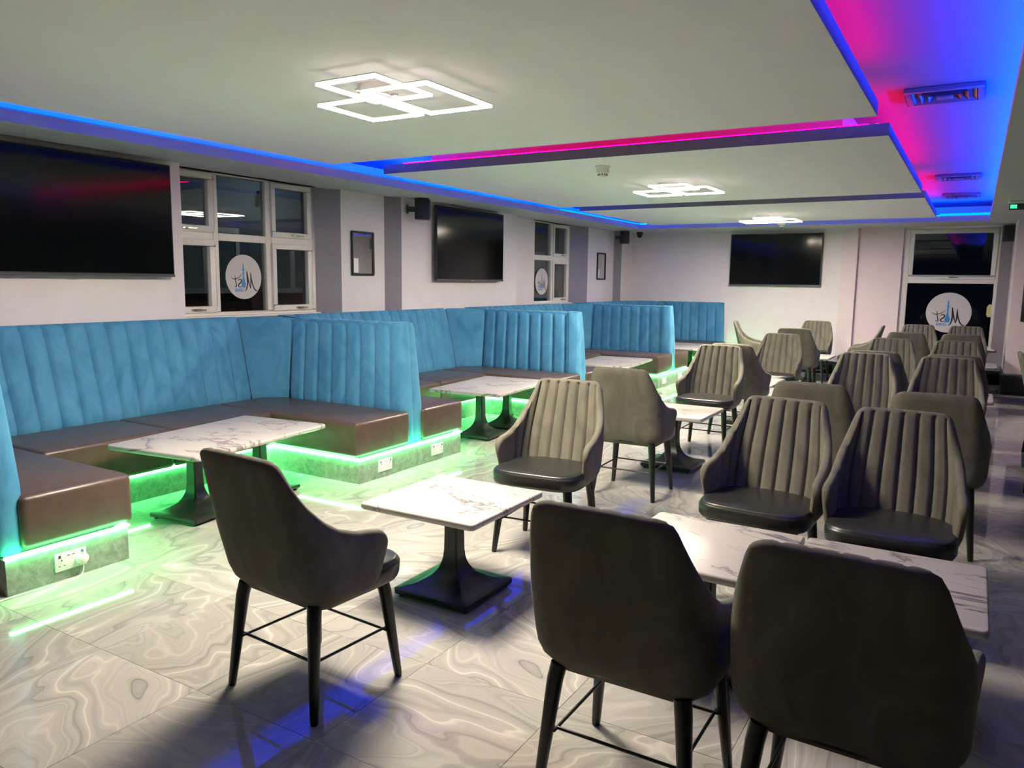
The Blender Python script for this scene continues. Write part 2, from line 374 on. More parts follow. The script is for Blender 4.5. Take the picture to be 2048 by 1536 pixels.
def aircon(y, label):
    t = thing('air_vent', label, 'air vent', (-.275, y, ZC), 0, 'air conditioning vents in the trough')
    part('frame', MB().box(-.225, -.225, -.03, .225, -.185, 0).box(-.225, .185, -.03, .225, .225, 0).box(-.225, -.185, -.03, -.185, .185, 0).box(.185, -.185, -.03, .225, .185, 0), M['grey_vent'], t, bevel=.004, seg=1)
    part('recess', MB().box(-.185, -.185, -.008, .185, .185, -.002), M['darkslot'], t)
    for k, h in enumerate((.16, .115, .07)):
        mb = MB()
        r0 = [(-h, -h, -.008), (h, -h, -.008), (h, h, -.008), (-h, h, -.008)]
        g = h+.022; r1 = [(-g, -g, -.03-.004*k), (g, -g, -.03-.004*k), (g, g, -.03-.004*k), (-g, g, -.03-.004*k)]
        r2_ = [(p[0]*.98, p[1]*.98, p[2]+.004) for p in r1]
        mb.loft([r0, r1, r2_], caps=False); part('louvre', mb, M['grey_vent'], t)
    part('centre_plate', MB().box(-.045, -.045, -.036, .045, .045, -.004), M['grey_vent'], t, bevel=.003, seg=1)
aircon(5.93, 'nearer square air vent in the red and blue ceiling trough')
aircon(10.4, 'farther square air vent deep in the blue ceiling trough')
aircon(12.5, 'farthest air vent close to the bright blue end strip')

# ------------------------------------------------------------------ windows
def frame_box(mb, axis, depth0, depth1, a0, z0, a1, z1):
    if axis == 'y': mb.box(depth0, a0, z0, depth1, a1, z1)
    else: mb.box(a0, depth0, z0, a1, depth1, z1)
def handle(parent, axis, face, a, z, sgn):
    """espagnolette handle lying on a sash rail; sgn = direction the room lies in"""
    mb = MB()
    frame_box(mb, axis, *(sorted((face, face+.012*sgn))), a-.05, z-.009, a+.05, z+.009)
    frame_box(mb, axis, *(sorted((face+.012*sgn, face+.03*sgn))), a-.012, z-.008, a+.012, z+.008)
    frame_box(mb, axis, *(sorted((face+.024*sgn, face+.036*sgn))), a-.012, z-.006, a+.085, z+.006)
    part('window_handle', mb, M['chrome'], parent, bevel=.002, seg=1)
def window(name, axis, face, sgn, outer, rails, sashes, fixed, handles):
    a0, z0, a1, z1 = outer
    d = lambda k: sorted((face, face-k*sgn))
    win = link(name, None); win['kind'] = 'structure'
    mb = MB()
    for r in rails: frame_box(mb, axis, *d(.07), *r)
    fr = part('window_frame', mb, M['upvc'], win, bevel=.004, seg=1)
    for (x0, y0, x1, y1, w_) in sashes:
        mb = MB()
        for r in [(x0, y0, x1, y0+w_), (x0, y1-w_, x1, y1), (x0, y0+w_, x0+w_, y1-w_), (x1-w_, y0+w_, x1, y1-w_)]:
            frame_box(mb, axis, *sorted((face+.018*sgn, face-.04*sgn)), *r)
        s = part('sash', mb, M['upvc'], win, bevel=.005, seg=1)
        g = MB(); frame_box(g, axis, *sorted((face-.02*sgn, face-.026*sgn)), x0+w_-.004, y0+w_-.004, x1-w_+.004, y1-w_+.004)
        part('pane', g, M['glass'], s)
    for (x0, y0, x1, y1) in fixed:
        g = MB(); frame_box(g, axis, *sorted((face-.03*sgn, face-.036*sgn)), x0-.004, y0-.004, x1+.004, y1+.004)
        part('pane', g, M['glass'], win)
    for (a, z) in handles: handle(win, axis, face+.018*sgn, a, z, sgn)
    return win
FX = -6.08
window('window_1', 'y', FX, 1, (4.30, 1.19, 6.07, 2.5),
       [(4.30, 1.19, 6.07, 1.225), (4.30, 2.485, 6.07, 2.5), (4.30, 1.225, 4.34, 2.485), (6.00, 1.225, 6.07, 2.485),
        (4.785, 1.225, 4.845, 2.485), (5.405, 1.225, 5.475, 2.485), (4.34, 1.885, 4.785, 1.955), (4.845, 1.885, 5.405, 1.955), (5.475, 1.885, 6.00, 1.955)],
       [(4.335, 1.22, 4.79, 1.89, .06), (4.335, 1.95, 4.79, 2.49, .06), (5.47, 1.22, 6.005, 1.89, .055), (5.47, 1.95, 6.005, 2.49, .055)],
       [(4.845, 1.225, 5.405, 1.885), (4.845, 1.955, 5.405, 2.485)], [(4.50, 1.98), (4.56, 1.25), (5.78, 1.98), (5.82, 1.245)])
part('window_sill', MB().box(-6.17, 4.30, 1.17, -6.0, 6.07, 1.19), M['upvc'], bpy.data.objects['window_1'], bevel=.005)
window('window_2', 'y', FX, 1, (10.76, 1.19, 12.08, 2.5),
       [(10.76, 1.19, 12.08, 1.225), (10.76, 2.485, 12.08, 2.5), (10.76, 1.225, 10.86, 2.485), (12.01, 1.225, 12.08, 2.485),
        (11.42, 1.225, 11.47, 2.485), (10.86, 1.885, 11.42, 1.965), (11.47, 1.885, 12.01, 1.955)],
       [(11.465, 1.22, 12.015, 1.89, .055), (11.465, 1.95, 12.015, 2.49, .055)],
       [(10.86, 1.225, 11.42, 1.885), (10.86, 1.965, 11.42, 2.485)], [(11.80, 1.98), (11.80, 1.245)])
part('window_sill', MB().box(-6.17, 10.76, 1.17, -6.0, 12.08, 1.19), M['upvc'], bpy.data.objects['window_2'], bevel=.005)
window('window_3', 'x', YB+.04, -1, (-1.09, .55, .28, 2.47),
       [(-1.09, .55, .28, .60), (-1.09, 2.45, .28, 2.47), (-1.09, .60, -.985, 2.45), (.235, .60, .28, 2.45), (-.985, 1.59, .235, 1.66)],
       [(-.99, 1.66, .24, 2.455, .065)], [(-.985, .60, .235, 1.59)], [(-.35, 1.69)])
part('window_sill', MB().box(-1.12, YB-.05, .535, .32, YB+.04, .56), M['upvc'], bpy.data.objects['window_3'], bevel=.008)

# ------------------------------------------------------------------ round window signs (seen from inside, so mirrored)
def arc_pts(pts, n=5):
    P = [Vector(p) for p in pts]; out = []
    for i in range(len(P)-1):
        p0, p1, p2, p3 = P[max(i-1, 0)], P[i], P[i+1], P[min(i+2, len(P)-1)]
        for k in range(n):
            t = k/n; out.append(.5*((2*p1)+(p2-p0)*t+(2*p0-5*p1+4*p2-p3)*t*t+(3*p1-p0-3*p2+p3)*t**3))
    out.append(P[-1]); return out
def crop(x, y): return ((x-875)/362, -(y-862)/450)
def stroke(mb, pts, w0, w1, z=0):
    """flat brush stroke with changing width, in the disc's own plane (x right, y up, thin in z)"""
    P = arc_pts([crop(*p)+(0,) for p in pts]); n = len(P); L = []; R = []
    for i, p in enumerate(P):
        d = (P[min(i+1, n-1)]-P[max(i-1, 0)]).normalized(); q = Vector((-d.y, d.x, 0))
        t = i/(n-1); wd = 1.45*(w0+(w1-w0)*math.sin(PI*t))
        L.append(p+q*wd); R.append(p-q*wd)
    vs = [(v.x, v.y, h) for h in (.0, .012) for v in L+R]
    fs = []
    m_ = 2*n
    for i in range(n-1):
        fs += [(i, i+1, n+i+1, n+i), (m_+i, m_+n+i, m_+n+i+1, m_+i+1), (i, m_+i, m_+i+1, i+1), (n+i, n+i+1, m_+n+i+1, m_+n+i)]
    fs += [(0, n, m_+n, m_), (n-1, m_+n-1, m_+2*n-1, 2*n-1)]
    mb.add(vs, fs)
def sign_parts(t):
    part('sign_disc', MB().loft([[(r*math.cos(2*PI*k/64), r*math.sin(2*PI*k/64), z) for k in range(64)] for r, z in ((.985, -.09), (1, -.08), (1, -.012), (.99, 0))]), M['disc'], t, smooth=50)
    mb = MB()
    stroke(mb, [(895, 1152), (928, 1080), (942, 960), (938, 850), (932, 742)], .012, .026)
    stroke(mb, [(932, 742), (950, 860), (975, 1000), (1002, 1096)], .010, .022)
    stroke(mb, [(1002, 1096), (1012, 980), (1014, 870), (1010, 768)], .008, .024)
    stroke(mb, [(1010, 768), (1030, 940), (1065, 1070), (1110, 1138), (1146, 1126)], .008, .022)
    part('letter', mb, M['ink'], t)
    mb = MB(); stroke(mb, [(752, 938), (775, 912), (808, 916), (822, 942), (800, 980), (762, 1018), (760, 1050), (790, 1066), (824, 1056)], .010, .022); part('letter', mb, M['ink'], t)
    mb = MB(); stroke(mb, [(692, 830), (700, 930), (714, 1010), (716, 1052), (695, 1060), (680, 1044)], .008, .018)
    stroke(mb, [(836, 803), (780, 862), (710, 902), (650, 900), (608, 858)], .004, .014); part('letter', mb, M['ink'], t)
    prof = [(565, 1), (600, 6), (640, 13), (650, 6), (665, 12), (690, 12), (705, 8), (715, 34), (726, 34), (732, 8), (760, 14), (870, 12), (890, 20), (960, 24), (985, 42), (1010, 46), (1040, 38), (1080, 34)]
    rings = []
    for y, hw in prof:
        a = crop(864-hw, y); b_ = crop(864+hw, y)
        rings.append([(a[0], a[1], 0), (b_[0], b_[1], 0), (b_[0], b_[1], .012), (a[0], a[1], .012)])
    part('tower_emblem', MB().loft(rings), M['blueprint'], t)
    cu = bpy.data.curves.new('txt', 'FONT'); cu.body = 'LOUNGE'; cu.size = .19; cu.align_x = 'CENTER'; cu.extrude = .006; cu.offset = .006
    o = bpy.data.objects.new('txt', cu); C.objects.link(o); bpy.context.view_layer.update()
    me = bpy.data.meshes.new_from_object(o.evaluated_get(bpy.context.evaluated_depsgraph_get())); bpy.data.objects.remove(o)
    me.transform(Matrix.Translation((*crop(775, 1158), .006)) @ Matrix.Diagonal((-.62, 1, 1, 1)))
    me.flip_normals(); me.materials.clear(); me.materials.append(M['blueprint'])
    link('lettering', me, t)
def sign(label, loc, basis, r):
    t = link('window_sign', None); tag(t, label, 'window sign', 'round window signs')
    sign_parts(t)
    t.matrix_world = Matrix.Translation(loc) @ basis @ Matrix.Diagonal((r, r, r*.25, 1))
BX = Matrix(((0, 0, 1, 0), (1, 0, 0, 0), (0, 1, 0, 0), (0, 0, 0, 1)))       # faces +X
BY = Matrix(((1, 0, 0, 0), (0, 0, -1, 0), (0, 1, 0, 0), (0, 0, 0, 1)))      # faces -Y
sign('round window sign with mirrored lettering in the nearest window beside the large screen', (-6.095, 5.135, 1.553), BX, .213)
sign('small round sign dimly seen in the second left window', (-6.095, 11.14, 1.54), BX, .213)
sign('round window sign with mirrored lettering in the back wall window', (-.358, YB+.055, 1.12), BY, .325)

# ------------------------------------------------------------------ screens
def tv(label, axis, face, a0, z0, a1, z1):
    t = thing('television', label, 'television', (0, 0, 0), 0, 'black wall screens')
    s = 1 if axis == 'y' else -1
    mb = MB(); frame_box(mb, axis, *sorted((face, face-.035*s)), a0, z0, a1, z1); part('casing', mb, M['blackplastic'], t, bevel=.004, seg=1)
    mb = MB(); frame_box(mb, axis, *sorted((face-.035*s, face-.075*s)), a0+.25, z0+.15, a1-.25, z1-.15); part('wall_mount', mb, M['black'], t)
    mb = MB(); frame_box(mb, axis, *sorted((face-.0005*s, face+.003*s)), a0+.012, z0+.022, a1-.012, z1-.012); part('screen', mb, M['screen'], t)
    mb = MB(); frame_box(mb, axis, *sorted((face-.03*s, face+.005*s)), a0, z0-.004, a1, z0+.016); part('bottom_trim', mb, M['bezel'], t, bevel=.002, seg=1)
    mb = MB(); c = (a0+a1)/2; frame_box(mb, axis, *sorted((face-.02*s, face+.007*s)), c-.03, z0-.008, c+.03, z0+.004); part('badge', mb, M['chrome'], t)
tv('large black screen at the far left beside the nearest window', 'y', -5.775, 2.52, 1.55, 4.15, 2.455)
tv('black screen on the left wall between the two windows', 'y', -5.775, 7.83, 1.54, 9.41, 2.465)
tv('black screen hanging on the back wall', 'x', YB-.08, -3.91, 1.52, -2.33, 2.43)

# ------------------------------------------------------------------ framed mirrors
def mirror(y0, y1, label):
    t = thing('framed_mirror', label, 'mirror', (0, 0, 0), 0, 'narrow black framed mirrors')
    z0, z1, x = 1.585, 2.075, -5.97
    w_ = .022; mb = MB()
    for r in [(y0, z0, y1, z0+w_), (y0, z1-w_, y1, z1), (y0, z0+w_, y0+w_, z1-w_), (y1-w_, z0+w_, y1, z1-w_)]: mb.box(x, r[0], r[1], x+.025, r[2], r[3])
    part('frame', mb, M['black'], t, bevel=.004, seg=1)
    part('mirror_glass', MB().box(x+.002, y0+w_-.003, z0+w_-.003, x+.012, y1-w_+.003, z1-w_+.003), M['mirror'], t)
    part('notice', MB().box(x+.0121, y0+w_+.01, z0+w_+.01, x+.0135, y0+w_+.085, z0+.19), M['white'], t)
mirror(6.50, 6.865, 'narrow black framed mirror on the pier right of the nearest window')
mirror(12.98, 13.34, 'narrow black framed mirror on the far pier near the corner')
t = thing('picture_frame', 'dark framed picture cut off at the right edge of the photo', 'picture')
part('frame', MB().box(.575, 13.165, 1.06, .80, 13.20, 1.62), M['black'], t, bevel=.006)
part('print', MB().box(.60, 13.162, 1.09, .775, 13.17, 1.59), M['darkslot'], t)

# ------------------------------------------------------------------ speakers, camera dome, exit sign
def speaker(label, loc, rot, s=1, br=1):
    t = thing('wall_speaker', label, 'speaker', loc, rot, 'black wall speakers'); t.scale = (s, s, s)
    part('cabinet', MB().prism([(-.085, .02), (-.075, .14), (.075, .14), (.085, .02), (.06, -.03), (-.06, -.03)], -.12, .12), M['blackplastic'], t, bevel=.008)
    part('grille', MB().box(-.068, .139, -.108, .068, .144, .108), M['black'], t, bevel=.003, seg=1)
    part('badge', MB().box(.03, .144, -.098, .045, .147, -.083), M['chrome'], t)
    part('bracket', MB().box(-.02, -.11, -.03, .02, -.03, .03).box(-.04, -.125, -.05, .04, -.11, .05), M['black'], t, bevel=.003, seg=1)
speaker('black wall speaker high beside the second screen', (-5.735, 7.40, 2.37), -PI/2+.55)
speaker('black wall speaker near the far left corner', (-5.735, 13.55, 2.37), -PI/2+.5, .95)
speaker('black wall speaker above the right side of the back window', (.37, YB-.13, 2.36), PI, 1.0)
t = thing('camera_dome', 'small dark dome camera at the far left corner', 'camera', (-5.62, 14.15, ZS))
part('base', MB().lathe([(.06, 0), (.062, -.03), (.055, -.045)]), M['blackplastic'], t, smooth=40)
part('dome', MB().lathe([(.052, -.045), (.05, -.07), (.04, -.092), (.022, -.106), (.004, -.11)]), M['screen'], t, smooth=60)
t = thing('exit_sign', 'small lit green exit sign under the right ceiling border', 'exit sign', (.335, 10.4, ZS), .25)
part('mounting', MB().box(-.10, -.03, -.03, .10, .03, 0), M['white'], t, bevel=.006)
part('light_panel', MB().box(-.095, -.006, -.10, .095, .006, -.03), M['grey_vent'], t, bevel=.002, seg=1)
part('pictogram', MB().box(-.085, -.008, -.085, -.02, -.006, -.045), M['exit'], t)
speaker('black speaker box under the right ceiling border', (.37, 7.64, 2.37), PI, 1.05)

# ------------------------------------------------------------------ booths
D = [1.81, 5.025, 8.24, 11.455, 14.4]
XP, ZP = -3.905, .195
XSEAT, XWB, XWT = -4.815, -5.53, -5.72       # front of wall seat, wall backrest face at the bottom and the top
ZSEAT, ZTOP = .475, 1.195
def cushion(x0, y0, x1, y1, z0=ZP+.004, z1=ZSEAT, r=.032, crown=.010):
    mb = MB().box(x0, y0, z0, x1, y1, z1); return mb
def channels(p0b, p1b, p0t, p1t, nch, thick, z0, z1, gap=.026, back=None, rb=.03):
    """padded upright panel with vertical channels. p?b / p?t : plan points of the face at the bottom and the top, running along the panel;
    back : inward offset vector (plan) to the flat rear face"""
    SUB, NZ = 8, 10
    mb = MB(); cols = []
    n = nch*SUB
    nb = Vector(back)
    out = -nb.normalized()
    zs = [0, .03, .08, .2, .4, .6, .8, .92, .97, 1.0]
    for i in range(n+1):
        u = i/n; fch = (u*nch) % 1
        if i == n: fch = 1
        pil = math.sqrt(max(0, 1-(2*fch-1)**4))
        col = []
        for zz in zs:
            b0 = Vector(p0b).lerp(Vector(p1b), u); t0 = Vector(p0t).lerp(Vector(p1t), u)
            q = b0.lerp(t0, zz)
            rnd = 0
            if zz < .1: rnd = -rb*(1-zz/.1)**2*.7
            if zz > .9: rnd = -rb*((zz-.9)/.1)**2
            q = q+out*(gap*(pil-1)+rnd)
            zt = z0+(z1-z0)*zz + (.008*(pil-1) if zz == 1 else 0) - (.010*(pil-1) if zz == 0 else 0)
            col.append((q.x, q.y, zt))
        t0 = Vector(p0t).lerp(Vector(p1t), u); b0 = Vector(p0b).lerp(Vector(p1b), u)
        tb = t0+nb; bb = b0+nb
        # keep the rear face upright: take the rear plane of the top row
        col.append((tb.x, tb.y, z1-.004)); col.append((bb.x, bb.y, z0))
        cols.append(col)
    k = len(cols[0]); vs = [p for c in cols for p in c]; fs = []
    for i in range(n):
        for j in range(k):
            jj = (j+1) % k
            fs.append((i*k+j, (i+1)*k+j, (i+1)*k+jj, i*k+jj))
    fs += [tuple(range(k)), tuple(range(n*k+k-1, n*k-1, -1))]
    return mb.add(vs, fs)
BL = ['nearest', 'second', 'third', 'farthest']
for i in range(4):
    a, b_ = D[i], D[i+1]
    t = thing('corner_booth', ['nearest teal velvet booth at the left, brown seats lit green below', 'second teal velvet booth, behind the long table with two black pedestals',
        'third teal velvet booth, half hidden by its high end panel', 'farthest teal velvet booth, against the back wall corner'][i], 'booth', (0, 0, 0), 0, 'teal velvet booths along the left wall')
    g = .0015
    last = (i == 3)
    # plinth: U shape
    ya, yb = a+.632, b_-.718                    # opening of the U
    if last: yb = b_-.62
    mb = MB().prism([(-5.6, a+g), (XP, a+g), (XP, ya), (XSEAT-.055, ya), (XSEAT-.055, yb), (XP, yb), (XP, b_-g), (-5.6, b_-g)], 0, ZP-.012)
    part('plinth', mb, M['laminate'], t, bevel=.002, seg=1)
    # seats
    wa, wb = a+.09, b_-.09
    sa, sb = ya+.045, yb-.01
    xin = -5.50
    z0 = ZP+.004
    for (p, q) in ((wa, sa), (sb, wb)):
        part('seat_cushion', MB().box(xin, p, z0, XP-.004, q, ZSEAT), M['leather_brown'], t, bevel=.034, seg=4)
    mid = (a+b_)/2-.02
    for (p, q) in ((sa+.002, mid-.001), (mid+.001, sb-.002)):
        part('seat_cushion', MB().box(xin, p, z0, XSEAT, q, ZSEAT), M['leather_brown'], t, bevel=.030, seg=4)
    part('seat_base', MB().box(-5.55, a+.1, ZP-.012, XSEAT-.06, b_-.1, z0+.02).box(-5.55, a+.1, ZP-.012, XP-.05, ya-.05, z0+.02).box(-5.55, yb+.05, ZP-.012, XP-.05, b_-.1, z0+.02), M['black'], t)
    # green led under the seats
    seg = [(XP-.012, a+g, XP+.009, ya+.009), (XSEAT-.046, ya-.012, XP-.013, ya+.009), (XSEAT-.067, ya, XSEAT-.046, yb),
           (XSEAT-.046, yb-.009, XP-.013, yb+.012), (XP-.012, yb-.009, XP+.009, b_-g)]
    mb = MB()
    for (x0, y0, x1, y1) in seg:
        lx, ly = x1-x0, y1-y0; n = max(1, round(max(lx, ly)/.4))
        for k in range(n):
            if ly > lx: mb.box(x0, y0+ly*k/n, ZP-.010, x1, y0+ly*(k+1)/n-.0003, ZP+.002)
            else: mb.box(x0+lx*k/n, y0, ZP-.010, x0+lx*(k+1)/n-.0003, y1, ZP+.002)
    gs = part('green_led_strip', mb, [M['green'], M['greenside']], t)
    for p in gs.data.polygons: p.material_index = 0 if p.normal.z < -.5 else 1
    # backrests
    zb = ZSEAT-.03
    fb, ft = .125, .062                        # divider face offsets at bottom / top
    ca, cb_ = a+.30, b_-.30
    L = (cb_-ca)
    part('backrest', channels((XWB, ca), (XWB, cb_), (XWT, ca-.03), (XWT, cb_+.03), round(L/.158), .1, zb, ZTOP, back=(-.10, 0)), M['teal'], t, smooth=60)
    for sgn, e in ((1, a), (-1, b_)):
        fbb, ftt = (fb, ft)
        bx = (-.055, 0)
        part('backrest', channels((-5.28, e+sgn*fbb), (-3.955, e+sgn*fbb), (-5.28, e+sgn*ftt), (-4.0, e+sgn*ftt), 8, .1, zb, ZTOP, back=(0, -sgn*(ftt-.004))), M['teal'], t, smooth=60)
        # flat corner panel
        part('corner_panel', channels((XWB+.004, e+sgn*.322), (-5.28, e+sgn*fbb), (XWT+.004, e+sgn*.292), (-5.28, e+sgn*ftt), 1, .1, zb, ZTOP, gap=.006, back=(-.03, -sgn*.03)), M['teal'], t, smooth=60)
        # end panel closing the divider towards the room
        if last and sgn < 0: continue
        zz = [ZP, .42, .47, .52, .9, 1.15, 1.19, ZTOP+.003]
        ww = [.105, .105, .120, .122, .092, .068, .062, .045]
        xx = [-3.935, -3.94, -3.94, -3.945, -3.962, -3.978, -3.985, -4.0]
        rings = []
        for z_, w_, x_ in zip(zz, ww, xx):
            y0 = e+sgn*.002
            rings.append([(x_-.12, y0, z_), (x_-.01, y0, z_), (x_, y0+sgn*.012, z_), (x_, y0+sgn*(w_-.02), z_), (x_-.02, y0+sgn*w_, z_), (x_-.12, y0+sgn*w_, z_)])
        part('end_panel', MB().loft(rings), M['teal'], t, smooth=50)
        # core of the divider and its top roll
    part('backing_board', MB().box(-5.84, a+.004, ZP, -5.77, b_-.004, ZTOP-.02).box(-5.77, a+.004, ZP, -4.03, a+.05, ZTOP-.012).box(-5.77, b_-.05, ZP, -4.03, b_-.004, ZTOP-.012), M['teal'], t)

# ------------------------------------------------------------------ sockets, charger, cable
def socket(y, label):
    t = thing('double_socket', label, 'socket', (XP, y, .096), 0, 'double sockets on the bench plinth')
    part('face_plate', MB().box(0, -.08, -.047, .009, .08, .047), M['white'], t, bevel=.003)
    mb = MB()
    for s in (-1, 1):
        cy = s*.048
        mb.box(.009, cy-.003, .004, .0096, cy+.003, .014).box(.009, cy-.016, -.022, .0096, cy-.009, -.018).box(.009, cy+.009, -.022, .0096, cy+.016, -.018)
    mb.box(.009, -.020, .026, .0096, -.004, .030).box(.009, .004, .026, .0096, .020, .030)
    part('socket_hole', mb, M['darkslot'], t)
    for s in (-1, 1): part('switch', MB().box(.009, s*.058-.006, .022, .0125, s*.058+.006, .038), M['grey_vent'], t)
    return t
socket(2.12, 'white double socket with a charger plugged in, nearest on the plinth')
socket(4.605, 'white double socket on the plinth left of the first high divider')
socket(5.295, 'white double socket on the plinth right of the first high divider')
socket(7.82, 'white double socket on the plinth before the second divider')
socket(8.50, 'white double socket on the plinth just past the second divider')
socket(11.0, 'white double socket on the plinth before the third divider')
socket(11.72, 'white double socket on the plinth just past the third divider')
t = thing('plug_charger', 'round white plug charger with a thin cable in the nearest socket', 'charger', (XP, 2.168, .092))
part('plug_body', MB().lathe([(.026, .0), (.029, .004), (.029, .026), (.022, .034), (.008, .036)], n=20), M['white'], t, smooth=50).rotation_euler = (0, PI/2, 0)
bpy.data.objects[t.name].children[0].location = (.0096, 0, 0)
cb = arc_pts([(.03, .0, -.022), (.032, .0, -.05), (.034, -.012, -.078), (.05, -.06, -.0885), (.045, -.16, -.0885), (.03, -.3, -.0885), (.02, -.5, -.0885)], 6)
part('cable', MB().tube(cb, .0028, 6), M['white'], t, smooth=True)

# ------------------------------------------------------------------ tables
def pedestal(t, cx=0, cy=0, h=.455, s=.215):
    def sq(r, z, c=.06):
        q = r*c if r > .1 else r*.18
        return [(cx+x, cy+y, z) for x, y in ((-r+q, -r), (r-q, -r), (r, -r+q), (r, r-q), (r-q, r), (-r+q, r), (-r, r-q), (-r, -r+q))]
    rings = [sq(s, .018), sq(s+.002, .024), sq(s+.002, .042), sq(s-.004, .046)]
    for k in range(1, 11):
        a = k/10*PI/2
        rings.append(sq(.041+(s-.010-.041)*(1-math.sin(a)), .046+.165*(1-math.cos(a))))
    part('base', MB().loft(rings), M['black'], t, smooth=35)
    part('column', MB().loft([sq(.040, .205), sq(.038, .30), sq(.038, h-.012)]), M['black'], t, smooth=35)
    part('mounting_plate', MB().box(cx-.15, cy-.15, h-.012, cx+.15, cy+.15, h), M['black'], t, bevel=.003, seg=1)
    for sx in (-1, 1):
        for sy in (-1, 1):
            part('foot', MB().lathe([(.012, 0), (.014, .004), (.010, .019)], cx+sx*(s-.03), cy+sy*(s-.03), 10), M['black'], t, smooth=40)
def top(t, lx, ly, z0, z1, r=.02):
    n = 5; pts = []
    for sx, sy, a0 in ((1, 1, 0), (-1, 1, PI/2), (-1, -1, PI), (1, -1, 1.5*PI)):
        for k in range(n+1):
            a = a0+PI/2*k/n; pts.append((sx*(lx/2-r)+r*math.cos(a), sy*(ly/2-r)+r*math.sin(a)))
    def ring(off, z): return [(x-off*(1 if x > 0 else -1), y-off*(1 if y > 0 else -1), z) for x, y in pts]
    part('tabletop', MB().loft([ring(.007, z0), ring(.0, z0+.006), ring(0, z1-.008), ring(.003, z1-.002), ring(.008, z1)]), M['marble'], t, smooth=50)
st = None
GT = 'small square marble tables'
def small_table(x, y, label, rot=0):
    global st
    if st is None:
        st = thing('square_table', label, 'table', (x, y, 0), rot, GT)
        top(st, .65, .66, .455, .487); pedestal(st)
        return st
    return dup(st, (x, y, 0), rot, label, GT)
small_table(-2.135, 3.04, 'small square marble table alone on black pedestal, front and centre', .01)
small_table(-.868, 3.04, 'small square marble table between front chairs, left of the touching pair', -.01)
small_table(-.203, 3.04, 'small square marble table at the front right, right of the touching pair')
small_table(-2.10, 6.22, 'small square marble table second in the left chair row, dark base visible')
small_table(-.86, 6.22, 'small square marble table hidden behind the middle row front chairs')
small_table(-.18, 6.22, 'small square marble table hidden behind the right row front chairs')
small_table(-2.09, 8.67, 'small square marble table third back in the left chair row')
small_table(-.82, 8.68, 'small square marble table third back in the middle chair row')
small_table(-.10, 8.68, 'small square marble table third back in the right chair row')
small_table(-2.08, 12.25, 'small square marble table farthest back in the left chair row')
small_table(-.70, 12.2, 'small square marble table farthest back in the middle chair row')
small_table(-.0, 12.3, 'small square marble table farthest back at the right under the window')
bt = None
def booth_table(x, y, rot, label):
    global bt
    GB = 'long marble tables in the booths'
    if bt is None:
        bt = thing('booth_table', label, 'table', (x, y, 0), rot, GB)
        top(bt, .78, 1.23, .455, .487, .03); pedestal(bt, .03, -.30, s=.20); pedestal(bt, .03, .30, s=.20)
        return
    dup(bt, (x, y, 0), rot, label, GB)
R = math.radians
booth_table(-4.345, 3.45, R(6.8), 'long marble table in the nearest teal booth')
booth_table(-4.21, 6.66, R(5), 'long marble table in the second teal booth, both pedestals visible')
booth_table(-4.15, 9.64, R(6), 'long marble table in the third teal booth')
booth_table(-4.21, 12.80, R(2), 'long marble table in the farthest teal booth')

